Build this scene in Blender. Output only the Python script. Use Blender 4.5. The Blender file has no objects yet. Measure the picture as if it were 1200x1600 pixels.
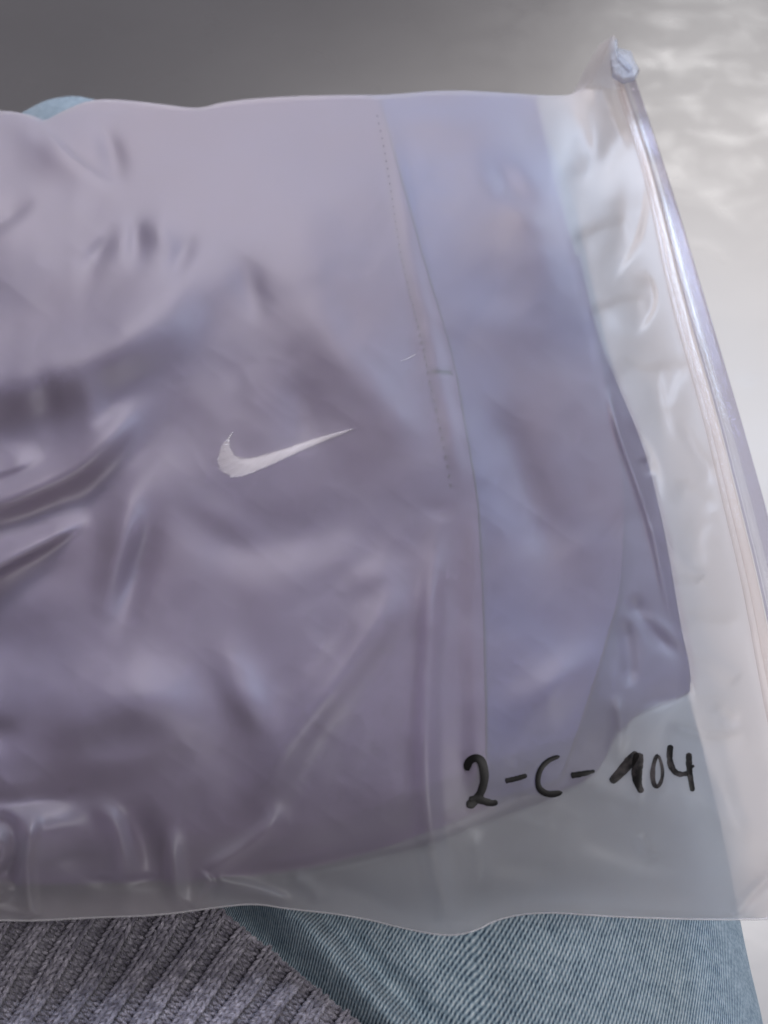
import bpy, math, random
import numpy as np

random.seed(7)
rng = np.random.default_rng(7)
R_ = math.radians

# ------------------------------------------------------------------ camera
ZC = 0.886            # eye height (m), floor is z = 0
T = 0.620             # height of the top of the filled bag
TILT = R_(53.0)       # view axis below the horizon
F = 1500.0            # focal length in pixels of a 1200 x 1600 picture
sc = bpy.context.scene
cam_d = bpy.data.cameras.new("camera")
cam = bpy.data.objects.new("camera", cam_d)
sc.collection.objects.link(cam)
cam.location = (0, 0, ZC)
cam.rotation_euler = (math.pi / 2 - TILT, 0, 0)
cam_d.sensor_fit = 'VERTICAL'
cam_d.sensor_height = 24.0
cam_d.lens = 24.0 * F / 1600.0
cam_d.clip_start = 0.01
cam_d.clip_end = 100
cam_d.dof.use_dof = True
cam_d.dof.focus_distance = 0.33
cam_d.dof.aperture_fstop = 9.0
sc.camera = cam

# ------------------------------------------------------------------ light
world = bpy.data.worlds.new("World")
sc.world = world
world.use_nodes = True
wb = world.node_tree.nodes["Background"]
wb.inputs[0].default_value = (0.63, 0.60, 0.68, 1)
wb.inputs[1].default_value = 0.27

def area(name, loc, target, sx, sy, power, col, spread=180):
    d = bpy.data.lights.new(name, 'AREA')
    d.shape = 'RECTANGLE'; d.size = sx; d.size_y = sy
    d.energy = power; d.color = col; d.spread = R_(spread)
    o = bpy.data.objects.new(name, d)
    sc.collection.objects.link(o)
    o.location = loc
    import mathutils
    v = mathutils.Vector(target) - mathutils.Vector(loc)
    o.rotation_euler = v.to_track_quat('-Z', 'Y').to_euler()
    return o

area("front_light", (-0.45, 2.20, 1.85), (-0.05, 0.30, 0.6), 1.0, 0.8, 3.5, (1.0, 0.93, 0.985), 60)
area("window_light", (0.85, 2.05, 1.75), (0.05, 0.36, 0.6), 0.8, 0.8, 3.0, (0.58, 0.74, 1.0), 56)
area("far_window_light", (1.4, 4.0, 1.5), (0.6, 1.2, 0.0), 0.9, 0.8, 5.0, (1.0, 0.99, 0.985), 120)
area("floor_fill_light", (0.90, 0.95, 1.60), (0.88, 0.95, 0.0), 0.5, 0.5, 6.6, (1.0, 0.965, 0.95), 85)  # added overhead fill that brightens the floor on the right

area("lap_fill_light", (0.70, -0.25, 1.90), (0.0, 0.08, 0.56), 0.7, 0.7, 1.35, (1.0, 0.97, 0.97), 60)  # added fill that brightens sweater, jeans and lower bag, not a ceiling lamp
sc.view_settings.view_transform = 'Standard'
sc.view_settings.look = 'None'
sc.view_settings.exposure = -0.07
sc.view_settings.gamma = 1.0
sc.view_settings.use_curve_mapping = False
sc.render.engine = 'CYCLES'
sc.cycles.use_denoising = True
sc.cycles.max_bounces = 14
sc.cycles.diffuse_bounces = 5
sc.cycles.glossy_bounces = 5
sc.cycles.transmission_bounces = 8
sc.cycles.transparent_max_bounces = 16
sc.cycles.sample_clamp_indirect = 6.0

# ------------------------------------------------------------------ layout helpers
CT, ST = math.cos(TILT), math.sin(TILT)

def at(px, py, z):
    """world points where picture position (px, py) meets the level z"""
    px = np.asarray(px, float); py = np.asarray(py, float)
    t = (py - 800.0) / F
    d = (ZC - z) / (ST + t * CT)
    X = (px - 600.0) / F * d
    Y = d * (CT - t * ST)
    return np.stack([X, Y, np.broadcast_to(z, X.shape).astype(float)], axis=-1)

def sstep(a, b, x):
    t = np.clip((x - a) / (b - a), 0, 1)
    return t * t * (3 - 2 * t)

def resample(pts, n, s=None):
    p = np.asarray(pts, float)
    L = np.concatenate([[0], np.cumsum(np.linalg.norm(np.diff(p, axis=0), axis=1))])
    L /= L[-1]
    s = np.linspace(0, 1, n) if s is None else s
    return np.stack([np.interp(s, L, p[:, k]) for k in range(p.shape[1])], axis=-1)

def smooth_curve(pts, n, it=2):
    """corner-cut (Chaikin) polyline, then resampled to n points"""
    p = np.asarray(pts, float)
    for _ in range(it):
        q = np.empty((2 * len(p) - 2, p.shape[1]))
        q[0::2] = 0.75 * p[:-1] + 0.25 * p[1:]
        q[1::2] = 0.25 * p[:-1] + 0.75 * p[1:]
        p = np.vstack([p[:1], q, p[-1:]])
    return resample(p, n)

def coons(top, bottom, left, right, nu, nv):
    Tc, Bc = smooth_curve(top, nu), smooth_curve(bottom, nu)
    Lc, Rc = smooth_curve(left, nv), smooth_curve(right, nv)
    u = np.linspace(0, 1, nu)[None, :, None]; v = np.linspace(0, 1, nv)[:, None, None]
    P = ((1 - v) * Tc[None] + v * Bc[None] + (1 - u) * Lc[:, None] + u * Rc[:, None]
         - ((1 - u) * (1 - v) * Tc[0] + u * (1 - v) * Tc[-1] + (1 - u) * v * Bc[0] + u * v * Bc[-1]))
    return P[..., 0], P[..., 1]

_perm = rng.random((256, 256))
def noise2(x, y):
    xi = np.floor(x).astype(int); yi = np.floor(y).astype(int)
    fx = x - xi; fy = y - yi
    fx = fx * fx * fx * (fx * (6 * fx - 15) + 10); fy = fy * fy * fy * (fy * (6 * fy - 15) + 10)
    a = _perm[xi % 256, yi % 256]; b = _perm[(xi + 1) % 256, yi % 256]
    c = _perm[xi % 256, (yi + 1) % 256]; d = _perm[(xi + 1) % 256, (yi + 1) % 256]
    return (a * (1 - fx) + b * fx) * (1 - fy) + (c * (1 - fx) + d * fx) * fy - 0.5

def ridge(PX, PY, pts, amp, wl, wr=None, t0=0.25, t1=0.25):
    """fold along a polyline: wl / wr = half widths on its left / right (walking along it), ends tapered"""
    wr = wl if wr is None else wr
    if min(wl, wr) >= 14:            # broad folds: a chain of soft swells
        w = 0.5 * (wl + wr)
        q = np.asarray(pts, float)
        n = int(np.linalg.norm(np.diff(q, axis=0), axis=1).sum() / (w * 0.6)) + 3
        q = smooth_curve(pts, n, 3)
        dl = np.linalg.norm(np.diff(q, axis=0), axis=1).mean()
        f = np.linspace(0, 1, n)
        tp = sstep(0, max(t0, 1e-3), f) * sstep(0, max(t1, 1e-3), 1 - f) + 1e-9
        out = np.zeros_like(PX)
        for (cx, cy), k in zip(q, tp):
            if k > 1e-3:
                m = (np.abs(PX - cx) < 2.7 * w) & (np.abs(PY - cy) < 2.7 * w)
                if m.any():
                    out[m] += k * np.exp(-((PX[m] - cx) ** 2 + (PY[m] - cy) ** 2) / w ** 2)
        return out * amp * dl / (w * math.sqrt(math.pi))
    p = smooth_curve(pts, 30)
    seg = np.diff(p, axis=0); L = np.linalg.norm(seg, axis=1)
    cum = np.concatenate([[0], np.cumsum(L)])
    W = 3.2 * max(wl, wr)
    out = np.zeros_like(PX)
    m = ((PX > p[:, 0].min() - W) & (PX < p[:, 0].max() + W) & (PY > p[:, 1].min() - W) & (PY < p[:, 1].max() + W))
    x = PX[m]; y = PY[m]
    if x.size == 0:
        return out
    best = np.full(x.shape, 1e9); bt = np.zeros(x.shape); bs = np.zeros(x.shape)
    for k in range(len(seg)):
        dx = x - p[k, 0]; dy = y - p[k, 1]
        t = np.clip((dx * seg[k, 0] + dy * seg[k, 1]) / (L[k] ** 2), 0, 1)
        ex = dx - t * seg[k, 0]; ey = dy - t * seg[k, 1]
        d = np.hypot(ex, ey)
        s = np.sign(seg[k, 0] * dy - seg[k, 1] * dx)
        c = d < best
        best = np.where(c, d, best); bt = np.where(c, (cum[k] + t * L[k]) / cum[-1], bt); bs = np.where(c, s, bs)
    w = np.where(bs > 0, wr, wl)
    tap = sstep(0, max(t0, 1e-3), bt) * sstep(0, max(t1, 1e-3), 1 - bt)
    out[m] = amp * np.exp(-(best / w) ** 2) * tap
    return out

# ------------------------------------------------------------------ mesh helpers
def link(o, parent=None):
    sc.collection.objects.link(o)
    if parent is not None:
        o.parent = parent
    return o

def mesh_obj(name, verts, faces, mat, parent=None, smooth=True, uv=None):
    me = bpy.data.meshes.new(name)
    verts = np.asarray(verts, float).reshape(-1, 3)
    me.from_pydata(verts.tolist(), [], [tuple(f) for f in faces])
    if uv is not None:
        ul = me.uv_layers.new(name="UVMap")
        idx = np.empty(len(me.loops), dtype=np.int32)
        me.loops.foreach_get("vertex_index", idx)
        ul.data.foreach_set("uv", np.asarray(uv, float).reshape(-1, 2)[idx].ravel())
    if smooth:
        me.polygons.foreach_set("use_smooth", [True] * len(me.polygons))
    me.materials.append(mat)
    me.update()
    return link(bpy.data.objects.new(name, me), parent)

def empty(name, loc, label=None, cat=None, parent=None):
    o = bpy.data.objects.new(name, None)
    o.empty_display_size = 0.02
    link(o, parent)
    o.location = loc
    if label: o['label'] = label
    if cat: o['category'] = cat
    return o

def grid_faces(nv, nu, off=0, flip=False, wrap=False):
    j, i = np.meshgrid(np.arange(nv - 1), np.arange(nu if wrap else nu - 1), indexing='ij')
    i2 = (i + 1) % nu
    a = off + j * nu + i; b = off + j * nu + i2; c = off + (j + 1) * nu + i2; d = off + (j + 1) * nu + i
    f = np.stack([a, b, c, d] if flip else [a, d, c, b], axis=-1).reshape(-1, 4)
    return f.tolist()

def solid_sheet(name, P, thick, mat, parent, uv=None):
    """sheet P (nv,nu,3) with an underside 'thick' below it (scalar or array) and closed rims"""
    nv, nu = P.shape[:2]
    Q = P.copy(); Q[..., 2] -= thick
    V = np.concatenate([P.reshape(-1, 3), Q.reshape(-1, 3)])
    n = nv * nu
    faces = grid_faces(nv, nu) + grid_faces(nv, nu, n, True)
    rim = [j * nu for j in range(nv)] + [(nv - 1) * nu + i for i in range(1, nu)] \
        + [j * nu + nu - 1 for j in range(nv - 2, -1, -1)] + [i for i in range(nu - 2, -1, -1)]
    for a, b in zip(rim[:-1], rim[1:]):
        faces.append((a, a + n, b + n, b))
    if uv is not None:
        uv = np.concatenate([uv.reshape(-1, 2)] * 2)
    return mesh_obj(name, V, faces, mat, parent, uv=uv)

def tube_arrays(path, rad, nseg=6, flat=1.0, up=(0, 0, 1)):
    """closed tapered tube along path; rad scalar or array; flat squashes it along 'up'"""
    p = np.asarray(path, float); n = len(p)
    r = np.broadcast_to(np.asarray(rad, float), (n,))
    tg = np.gradient(p, axis=0); tg /= np.linalg.norm(tg, axis=1, keepdims=True) + 1e-12
    up = np.asarray(up, float)
    side = np.cross(tg, up); side /= np.linalg.norm(side, axis=1, keepdims=True) + 1e-12
    nn = np.cross(side, tg)
    a = np.linspace(0, 2 * np.pi, nseg, endpoint=False)
    V = (p[:, None] + side[:, None] * (np.cos(a)[None, :, None] * r[:, None, None])
         + nn[:, None] * (np.sin(a)[None, :, None] * r[:, None, None] * flat))
    F_ = grid_faces(n, nseg, 0, True, wrap=True)
    F_.append(tuple(range(nseg)))
    F_.append(tuple((n - 1) * nseg + k for k in range(nseg - 1, -1, -1)))
    uv = np.stack(np.broadcast_arrays(np.linspace(0, 1, n)[:, None], np.linspace(0, 1, nseg)[None]), -1)
    return V.reshape(-1, 3), F_, uv.reshape(-1, 2)

class Build:
    def __init__(self): self.V = []; self.F = []; self.U = []; self.n = 0
    def add(self, V, F_, U=None):
        self.V.append(V); self.F += [tuple(k + self.n for k in f) for f in F_]
        self.U.append(U if U is not None else np.zeros((len(V), 2)))
        self.n += len(V)
    def obj(self, name, mat, parent=None, smooth=True):
        return mesh_obj(name, np.concatenate(self.V), self.F, mat, parent, smooth, np.concatenate(self.U))

# ------------------------------------------------------------------ materials
def new_mat(name):
    m = bpy.data.materials.new(name); m.use_nodes = True
    nt = m.node_tree
    for n in list(nt.nodes): nt.nodes.remove(n)
    out = nt.nodes.new("ShaderNodeOutputMaterial")
    return m, nt, out

def N(nt, kind, **kw):
    n = nt.nodes.new(kind)
    for k, v in kw.items():
        if k in n.inputs: n.inputs[k].default_value = v
        else: setattr(n, k, v)
    return n

def ramp(nt, src, stops):
    r = nt.nodes.new("ShaderNodeValToRGB")
    el = r.color_ramp.elements
    while len(el) < len(stops): el.new(0.5)
    for e, (p, c) in zip(el, stops):
        e.position = p; e.color = (*c, 1) if len(c) == 3 else c
    nt.links.new(src, r.inputs[0])
    return r

def math_n(nt, op, a, b=None, c=None):
    n = nt.nodes.new("ShaderNodeMath"); n.operation = op
    for k, v in enumerate((a, b, c)):
        if v is None: continue
        if isinstance(v, (int, float)): n.inputs[k].default_value = v
        else: nt.links.new(v, n.inputs[k])
    return n.outputs[0]

def fabric_mat(name, col, col2):
    m, nt, out = new_mat(name)
    b = N(nt, "ShaderNodeBsdfPrincipled", Roughness=0.62)
    b.inputs["Sheen Weight"].default_value = 0.25
    b.inputs["Specular IOR Level"].default_value = 0.35
    tc = N(nt, "ShaderNodeTexCoord")
    n1 = N(nt, "ShaderNodeTexNoise", Scale=9.0, Detail=3.0)
    nt.links.new(tc.outputs["Object"], n1.inputs["Vector"])
    r = ramp(nt, n1.outputs[0], [(0.35, col), (0.65, col2)])
    gr = N(nt, "ShaderNodeTexNoise", Scale=1300.0, Detail=2.0); nt.links.new(tc.outputs["Object"], gr.inputs["Vector"])
    gc = ramp(nt, gr.outputs[0], [(0.30, (0.74, 0.74, 0.76)), (0.70, (1.22, 1.22, 1.20))])
    mg = N(nt, "ShaderNodeMix", data_type='RGBA', blend_type='MULTIPLY'); mg.inputs[0].default_value = 1.0
    nt.links.new(r.outputs[0], mg.inputs[6]); nt.links.new(gc.outputs[0], mg.inputs[7])
    nt.links.new(mg.outputs[2], b.inputs["Base Color"])
    # fine plain weave
    sx = N(nt, "ShaderNodeTexWave", Scale=700.0, Distortion=0.6); sx.bands_direction = 'X'
    sy = N(nt, "ShaderNodeTexWave", Scale=700.0, Distortion=0.6); sy.bands_direction = 'Y'
    for s in (sx, sy): nt.links.new(tc.outputs["Object"], s.inputs["Vector"])
    mul = math_n(nt, 'ADD', sx.outputs[1], sy.outputs[1])
    bp = N(nt, "ShaderNodeBump", Strength=0.10, Distance=0.0002)
    nt.links.new(mul, bp.inputs["Height"])
    nt.links.new(bp.outputs[0], b.inputs["Normal"])
    nt.links.new(b.outputs[0], out.inputs[0])
    return m

M = {}
M['lavender'] = fabric_mat("lavender_fabric", (0.122, 0.072, 0.155), (0.118, 0.088, 0.195))
M['lavender_skylit'] = fabric_mat("skylit_lavender_fabric", (0.120, 0.080, 0.168), (0.080, 0.100, 0.280))  # same lavender cloth, with the blue sky reflection put into its colour
M['lavender_in'] = fabric_mat("lavender_lining_fabric", (0.098, 0.080, 0.175), (0.088, 0.096, 0.215))

def film_mat():
    m, nt, out = new_mat("frosted_film")
    tc = N(nt, "ShaderNodeTexCoord")
    nz = N(nt, "ShaderNodeTexNoise", Scale=55.0, Detail=4.0)
    nt.links.new(tc.outputs["Object"], nz.inputs["Vector"])
    bp = N(nt, "ShaderNodeBump", Strength=0.04, Distance=0.002)
    nt.links.new(nz.outputs[0], bp.inputs["Height"])
    tr = N(nt, "ShaderNodeBsdfTransparent", Color=(0.98, 0.957, 0.95, 1))
    rf = N(nt, "ShaderNodeBsdfRefraction", Color=(0.975, 0.953, 0.945, 1), Roughness=0.40, IOR=1.18)
    df = N(nt, "ShaderNodeBsdfDiffuse", Color=(0.88, 0.87, 0.92, 1))
    tl = N(nt, "ShaderNodeBsdfTranslucent", Color=(0.95, 0.90, 0.87, 1))
    gl = N(nt, "ShaderNodeBsdfGlossy", Color=(1, 1, 1, 1), Roughness=0.45)
    for s in (gl, df): nt.links.new(bp.outputs[0], s.inputs["Normal"])
    a = N(nt, "ShaderNodeMixShader", Fac=0.45); nt.links.new(tr.outputs[0], a.inputs[1]); nt.links.new(rf.outputs[0], a.inputs[2])
    s = N(nt, "ShaderNodeMixShader", Fac=0.55); nt.links.new(df.outputs[0], s.inputs[1]); nt.links.new(tl.outputs[0], s.inputs[2])
    b = N(nt, "ShaderNodeMixShader", Fac=0.275); nt.links.new(a.outputs[0], b.inputs[1]); nt.links.new(s.outputs[0], b.inputs[2])
    lw = N(nt, "ShaderNodeLayerWeight", Blend=0.5); nt.links.new(bp.outputs[0], lw.inputs["Normal"])
    fr = math_n(nt, 'ADD', math_n(nt, 'MULTIPLY', math_n(nt, 'POWER', lw.outputs[1], 4.0), 0.36), 0.030)
    g = N(nt, "ShaderNodeMixShader"); nt.links.new(fr, g.inputs[0])
    nt.links.new(b.outputs[0], g.inputs[1]); nt.links.new(gl.outputs[0], g.inputs[2])
    nt.links.new(g.outputs[0], out.inputs[0])
    return m
M['film'] = film_mat()

def clear_mat(name, tint, rough, milk, spec=1.5, bump=0.0, graze=0.6):
    m, nt, out = new_mat(name)
    tr = N(nt, "ShaderNodeBsdfTransparent", Color=(*tint, 1))
    df = N(nt, "ShaderNodeBsdfDiffuse", Color=(0.8, 0.79, 0.8, 1))
    gl = N(nt, "ShaderNodeBsdfGlossy", Color=(1, 1, 1, 1), Roughness=rough)
    a = N(nt, "ShaderNodeMixShader", Fac=milk); nt.links.new(tr.outputs[0], a.inputs[1]); nt.links.new(df.outputs[0], a.inputs[2])
    lw = N(nt, "ShaderNodeLayerWeight", Blend=0.5)
    fr = math_n(nt, 'ADD', math_n(nt, 'MULTIPLY', math_n(nt, 'POWER', lw.outputs[1], 4.0), graze), ((spec - 1) / (spec + 1)) ** 2)
    if bump:
        tc = N(nt, "ShaderNodeTexCoord")
        nz = N(nt, "ShaderNodeTexNoise", Scale=900.0, Detail=2.0)
        nt.links.new(tc.outputs["Object"], nz.inputs["Vector"])
        bp = N(nt, "ShaderNodeBump", Strength=bump, Distance=0.0006)
        nt.links.new(nz.outputs[0], bp.inputs["Height"])
        nt.links.new(bp.outputs[0], gl.inputs["Normal"]); nt.links.new(bp.outputs[0], lw.inputs["Normal"])
    g = N(nt, "ShaderNodeMixShader"); nt.links.new(fr, g.inputs[0])
    nt.links.new(a.outputs[0], g.inputs[1]); nt.links.new(gl.outputs[0], g.inputs[2])
    nt.links.new(g.outputs[0], out.inputs[0])
    return m
M['zip_clear'] = clear_mat("clear_zip_plastic", (0.985, 0.985, 0.985), 0.06, 0.03, 1.42, 0.08, 0.35)
M['zip_lip'] = clear_mat("grey_clear_zip_lip", (0.90, 0.89, 0.92), 0.07, 0.015, 1.36, 0.12, 0.2)
M['zip_flange'] = clear_mat("milky_zip_flange", (0.965, 0.94, 0.93), 0.20, 0.05, 1.32, 0.3, 0.15)
M['weld'] = clear_mat("welded_film_edge", (0.93, 0.93, 0.94), 0.2, 0.30)
M['slider'] = clear_mat("milky_slider_plastic", (0.74, 0.735, 0.765), 0.35, 0.10, 1.35, 0.0, 0.2)

def plain(name, col, rough=0.6, **kw):
    m, nt, out = new_mat(name)
    b = N(nt, "ShaderNodeBsdfPrincipled", Roughness=rough)
    b.inputs["Base Color"].default_value = (*col, 1)
    for k, v in kw.items(): b.inputs[k].default_value = v
    nt.links.new(b.outputs[0], out.inputs[0])
    return m, nt, b

M['thread_white'], nt, b = plain("white_embroidery_thread", (0.92, 0.89, 0.92), 0.55)
b.inputs["Sheen Weight"].default_value = 0.3
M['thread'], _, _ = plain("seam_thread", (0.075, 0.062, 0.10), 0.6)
M['pad'], _, _ = plain('embroidery_underlay', (0.30, 0.26, 0.32), 0.7)
M['lint'], _, _ = plain("white_lint", (0.85, 0.83, 0.85), 0.7)

def marker_mat(name, lo, mx_):
    m, nt, out = new_mat(name)
    tc = N(nt, "ShaderNodeTexCoord")
    nz = N(nt, "ShaderNodeTexNoise", Scale=160.0, Detail=3.0)
    nt.links.new(tc.outputs["Object"], nz.inputs["Vector"])
    b = N(nt, "ShaderNodeBsdfPrincipled", Roughness=0.42)
    b.inputs["Base Color"].default_value = (0.004, 0.0035, 0.0035, 1)
    b.inputs["Specular IOR Level"].default_value = 0.25
    tr = N(nt, "ShaderNodeBsdfTransparent", Color=(0.42, 0.36, 0.33, 1))
    r = ramp(nt, nz.outputs[0], [(lo, (0.0, 0.0, 0.0)), (lo + 0.26, (mx_, mx_, mx_))])
    mx = N(nt, "ShaderNodeMixShader")
    nt.links.new(r.outputs[0], mx.inputs[0]); nt.links.new(b.outputs[0], mx.inputs[1]); nt.links.new(tr.outputs[0], mx.inputs[2])
    nt.links.new(mx.outputs[0], out.inputs[0])
    return m
M['ink'] = marker_mat('black_marker_ink', 0.60, 0.5)
M['ink_thin'] = marker_mat('thin_black_marker_ink', 0.40, 0.85)

def denim_mat():
    m, nt, out = new_mat("pale_blue_denim")
    b = N(nt, "ShaderNodeBsdfPrincipled", Roughness=0.85)
    b.inputs["Sheen Weight"].default_value = 0.15
    b.inputs["Specular IOR Level"].default_value = 0.15
    uv = N(nt, "ShaderNodeUVMap", uv_map="UVMap")
    sep = N(nt, "ShaderNodeSeparateXYZ"); nt.links.new(uv.outputs[0], sep.inputs[0])
    tc = N(nt, "ShaderNodeTexCoord")
    wob = N(nt, "ShaderNodeTexNoise", Scale=220.0, Detail=2.0); nt.links.new(tc.outputs["Object"], wob.inputs["Vector"])
    wobv = math_n(nt, 'MULTIPLY', math_n(nt, 'SUBTRACT', wob.outputs[0], 0.5), 0.9)
    # uv is in millimetres: u across the leg, v along it; twill wales 1.2 mm apart, warp yarns 0.75 mm
    warp = math_n(nt, 'MULTIPLY', sep.outputs[0], 1 / 0.80)
    wale = math_n(nt, 'ADD', math_n(nt, 'ADD', math_n(nt, 'MULTIPLY', sep.outputs[0], 0.86), math_n(nt, 'MULTIPLY', sep.outputs[1], 0.42)), math_n(nt, 'MULTIPLY', wobv, 0.5))
    wf = math_n(nt, 'SINE', math_n(nt, 'MULTIPLY', wale, 2 * math.pi))
    stair = math_n(nt, 'SINE', math_n(nt, 'MULTIPLY', math_n(nt, 'ADD', warp, wobv), 2 * math.pi))
    h = math_n(nt, 'ADD', math_n(nt, 'MULTIPLY', wf, 0.25), math_n(nt, 'MULTIPLY', stair, 0.09))
    sl_ = N(nt, "ShaderNodeTexNoise", Scale=900.0, Detail=2.0); nt.links.new(tc.outputs["Object"], sl_.inputs["Vector"])
    h = math_n(nt, 'ADD', math_n(nt, 'ADD', h, 0.5), math_n(nt, 'MULTIPLY', wobv, 0.45))
    h = math_n(nt, 'ADD', h, math_n(nt, 'MULTIPLY', math_n(nt, 'SUBTRACT', sl_.outputs[0], 0.5), 0.5))
    r = ramp(nt, h, [(0.15, (0.065, 0.105, 0.155)), (0.40, (0.24, 0.335, 0.405)), (0.62, (0.42, 0.535, 0.60)), (0.90, (0.72, 0.80, 0.83))])
    big = N(nt, "ShaderNodeTexNoise", Scale=14.0, Detail=4.0); nt.links.new(tc.outputs["Object"], big.inputs["Vector"])
    br = ramp(nt, big.outputs[0], [(0.3, (0.78, 0.80, 0.82)), (0.7, (1.0, 1.0, 1.0))])
    mx = N(nt, "ShaderNodeMix", data_type='RGBA', blend_type='MULTIPLY'); mx.inputs[0].default_value = 1.0
    nt.links.new(r.outputs[0], mx.inputs[6]); nt.links.new(br.outputs[0], mx.inputs[7])
    nt.links.new(mx.outputs[2], b.inputs["Base Color"])
    bp = N(nt, "ShaderNodeBump", Strength=0.8, Distance=0.0005); nt.links.new(h, bp.inputs["Height"])
    nt.links.new(bp.outputs[0], b.inputs["Normal"])
    nt.links.new(b.outputs[0], out.inputs[0])
    return m
M['denim'] = denim_mat()

def yarn_mat():
    m, nt, out = new_mat("heather_grey_yarn")
    b = N(nt, "ShaderNodeBsdfPrincipled", Roughness=0.9)
    b.inputs["Sheen Weight"].default_value = 0.4
    b.inputs["Specular IOR Level"].default_value = 0.1
    tc = N(nt, "ShaderNodeTexCoord")
    n1 = N(nt, "ShaderNodeTexNoise", Scale=420.0, Detail=4.0); nt.links.new(tc.outputs["Object"], n1.inputs["Vector"])
    n2 = N(nt, "ShaderNodeTexNoise", Scale=40.0, Detail=2.0); nt.links.new(tc.outputs["Object"], n2.inputs["Vector"])
    s = math_n(nt, 'ADD', math_n(nt, 'MULTIPLY', n1.outputs[0], 0.75), math_n(nt, 'MULTIPLY', n2.outputs[0], 0.25))
    r = ramp(nt, s, [(0.34, (0.11, 0.102, 0.135)), (0.50, (0.23, 0.215, 0.26)), (0.66, (0.44, 0.415, 0.475))])
    nt.links.new(r.outputs[0], b.inputs["Base Color"])
    uv = N(nt, "ShaderNodeUVMap", uv_map="UVMap")
    sep = N(nt, "ShaderNodeSeparateXYZ"); nt.links.new(uv.outputs[0], sep.inputs[0])
    ply = math_n(nt, 'SINE', math_n(nt, 'MULTIPLY', math_n(nt, 'ADD', math_n(nt, 'MULTIPLY', sep.outputs[0], 3.0), math_n(nt, 'MULTIPLY', sep.outputs[1], 3.0)), 2 * math.pi))
    hh = math_n(nt, 'ADD', math_n(nt, 'MULTIPLY', ply, 0.55), n1.outputs[0])
    bp = N(nt, "ShaderNodeBump", Strength=0.6, Distance=0.0004); nt.links.new(hh, bp.inputs["Height"])
    nt.links.new(bp.outputs[0], b.inputs["Normal"])
    nt.links.new(b.outputs[0], out.inputs[0])
    return m
M['yarn'] = yarn_mat()

def floor_mat():
    m, nt, out = new_mat("glossy_pale_floor")
    b = N(nt, "ShaderNodeBsdfPrincipled", Roughness=0.24)
    b.inputs["Specular IOR Level"].default_value = 0.75
    tc = N(nt, "ShaderNodeTexCoord")
    n0 = N(nt, "ShaderNodeTexNoise", Scale=3.0, Detail=5.0); nt.links.new(tc.outputs["Object"], n0.inputs["Vector"])
    r = ramp(nt, n0.outputs[0], [(0.3, (0.50, 0.49, 0.485)), (0.7, (0.56, 0.55, 0.545))])
    nt.links.new(r.outputs[0], b.inputs["Base Color"])
    n1 = N(nt, "ShaderNodeTexNoise", Scale=11.0, Detail=6.0, Distortion=0.4); nt.links.new(tc.outputs["Object"], n1.inputs["Vector"])
    rr = ramp(nt, n1.outputs[0], [(0.44, (0.40, 0.40, 0.40)), (0.76, (0.21, 0.21, 0.21))])
    nt.links.new(rr.outputs[0], b.inputs["Roughness"])
    bp = N(nt, "ShaderNodeBump", Strength=0.05, Distance=0.02); nt.links.new(n1.outputs[0], bp.inputs["Height"])
    nt.links.new(bp.outputs[0], b.inputs["Normal"])
    nt.links.new(b.outputs[0], out.inputs[0])
    return m
M['floor'] = floor_mat()

# ------------------------------------------------------------------ setting
fl = mesh_obj("floor", [(-8, -4, 0), (8, -4, 0), (8, 12, 0), (-8, 12, 0)], [(0, 1, 2, 3)], M['floor'], smooth=False)
fl['kind'] = 'structure'

# ------------------------------------------------------------------ bag outline and heights
XL = -260
top_pts = [(XL, 178), (-120, 170), (0, 172), (40, 177), (62, 194), (100, 172), (150, 152), (250, 162), (310, 171), (350, 158),
           (450, 150), (560, 148), (600, 149), (700, 140), (800, 146), (860, 150), (900, 148), (925, 128),
           (940, 100), (950, 75), (960, 54)]
bot_pts = [(XL, 1440), (-100, 1440), (0, 1437), (50, 1439), (150, 1433), (250, 1430), (340, 1417), (400, 1411), (450, 1420),
           (550, 1430), (650, 1455), (705, 1463), (745, 1454), (780, 1434), (850, 1424), (950, 1432), (1100, 1437),
           (1200, 1436), (1350, 1432)]
zin_pts = [(960, 54), (956, 80), (954, 106), (974, 173), (996, 237), (1011, 296), (1027, 367), (1037, 420), (1057, 505), (1100, 655),
           (1127, 775), (1162, 920), (1190, 1080), (1225, 1250), (1262, 1440)]
zout_pts = [(985, 96), (993, 123), (1052, 298), (1085, 410), (1110, 492), (1147, 617), (1154, 640), (1185, 749), (1200, 802), (1240, 960),
            (1290, 1180), (1330, 1360), (1350, 1440)]
_zin = np.array(zin_pts[2:], float)
_zout = np.array(zout_pts, float)
_bot = smooth_curve(bot_pts, 400); _top = smooth_curve(top_pts, 600)

def zin_x(py): return np.interp(py, _zin[:, 1], _zin[:, 0])
def bot_y(px): return np.interp(px, _bot[:, 0], _bot[:, 1])
def top_y(px): return np.interp(px, _top[:, 0], _top[:, 1])
jr = np.array([(60, 840), (150, 862), (230, 870), (330, 880), (410, 902), (500, 927), (600, 948), (700, 985), (800, 1015), (900, 1040), (1000, 1060), (1085, 1070), (1250, 1000), (1450, 900)], float)
def jac_x(py): return np.interp(py, jr[:, 0], jr[:, 1])

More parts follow.
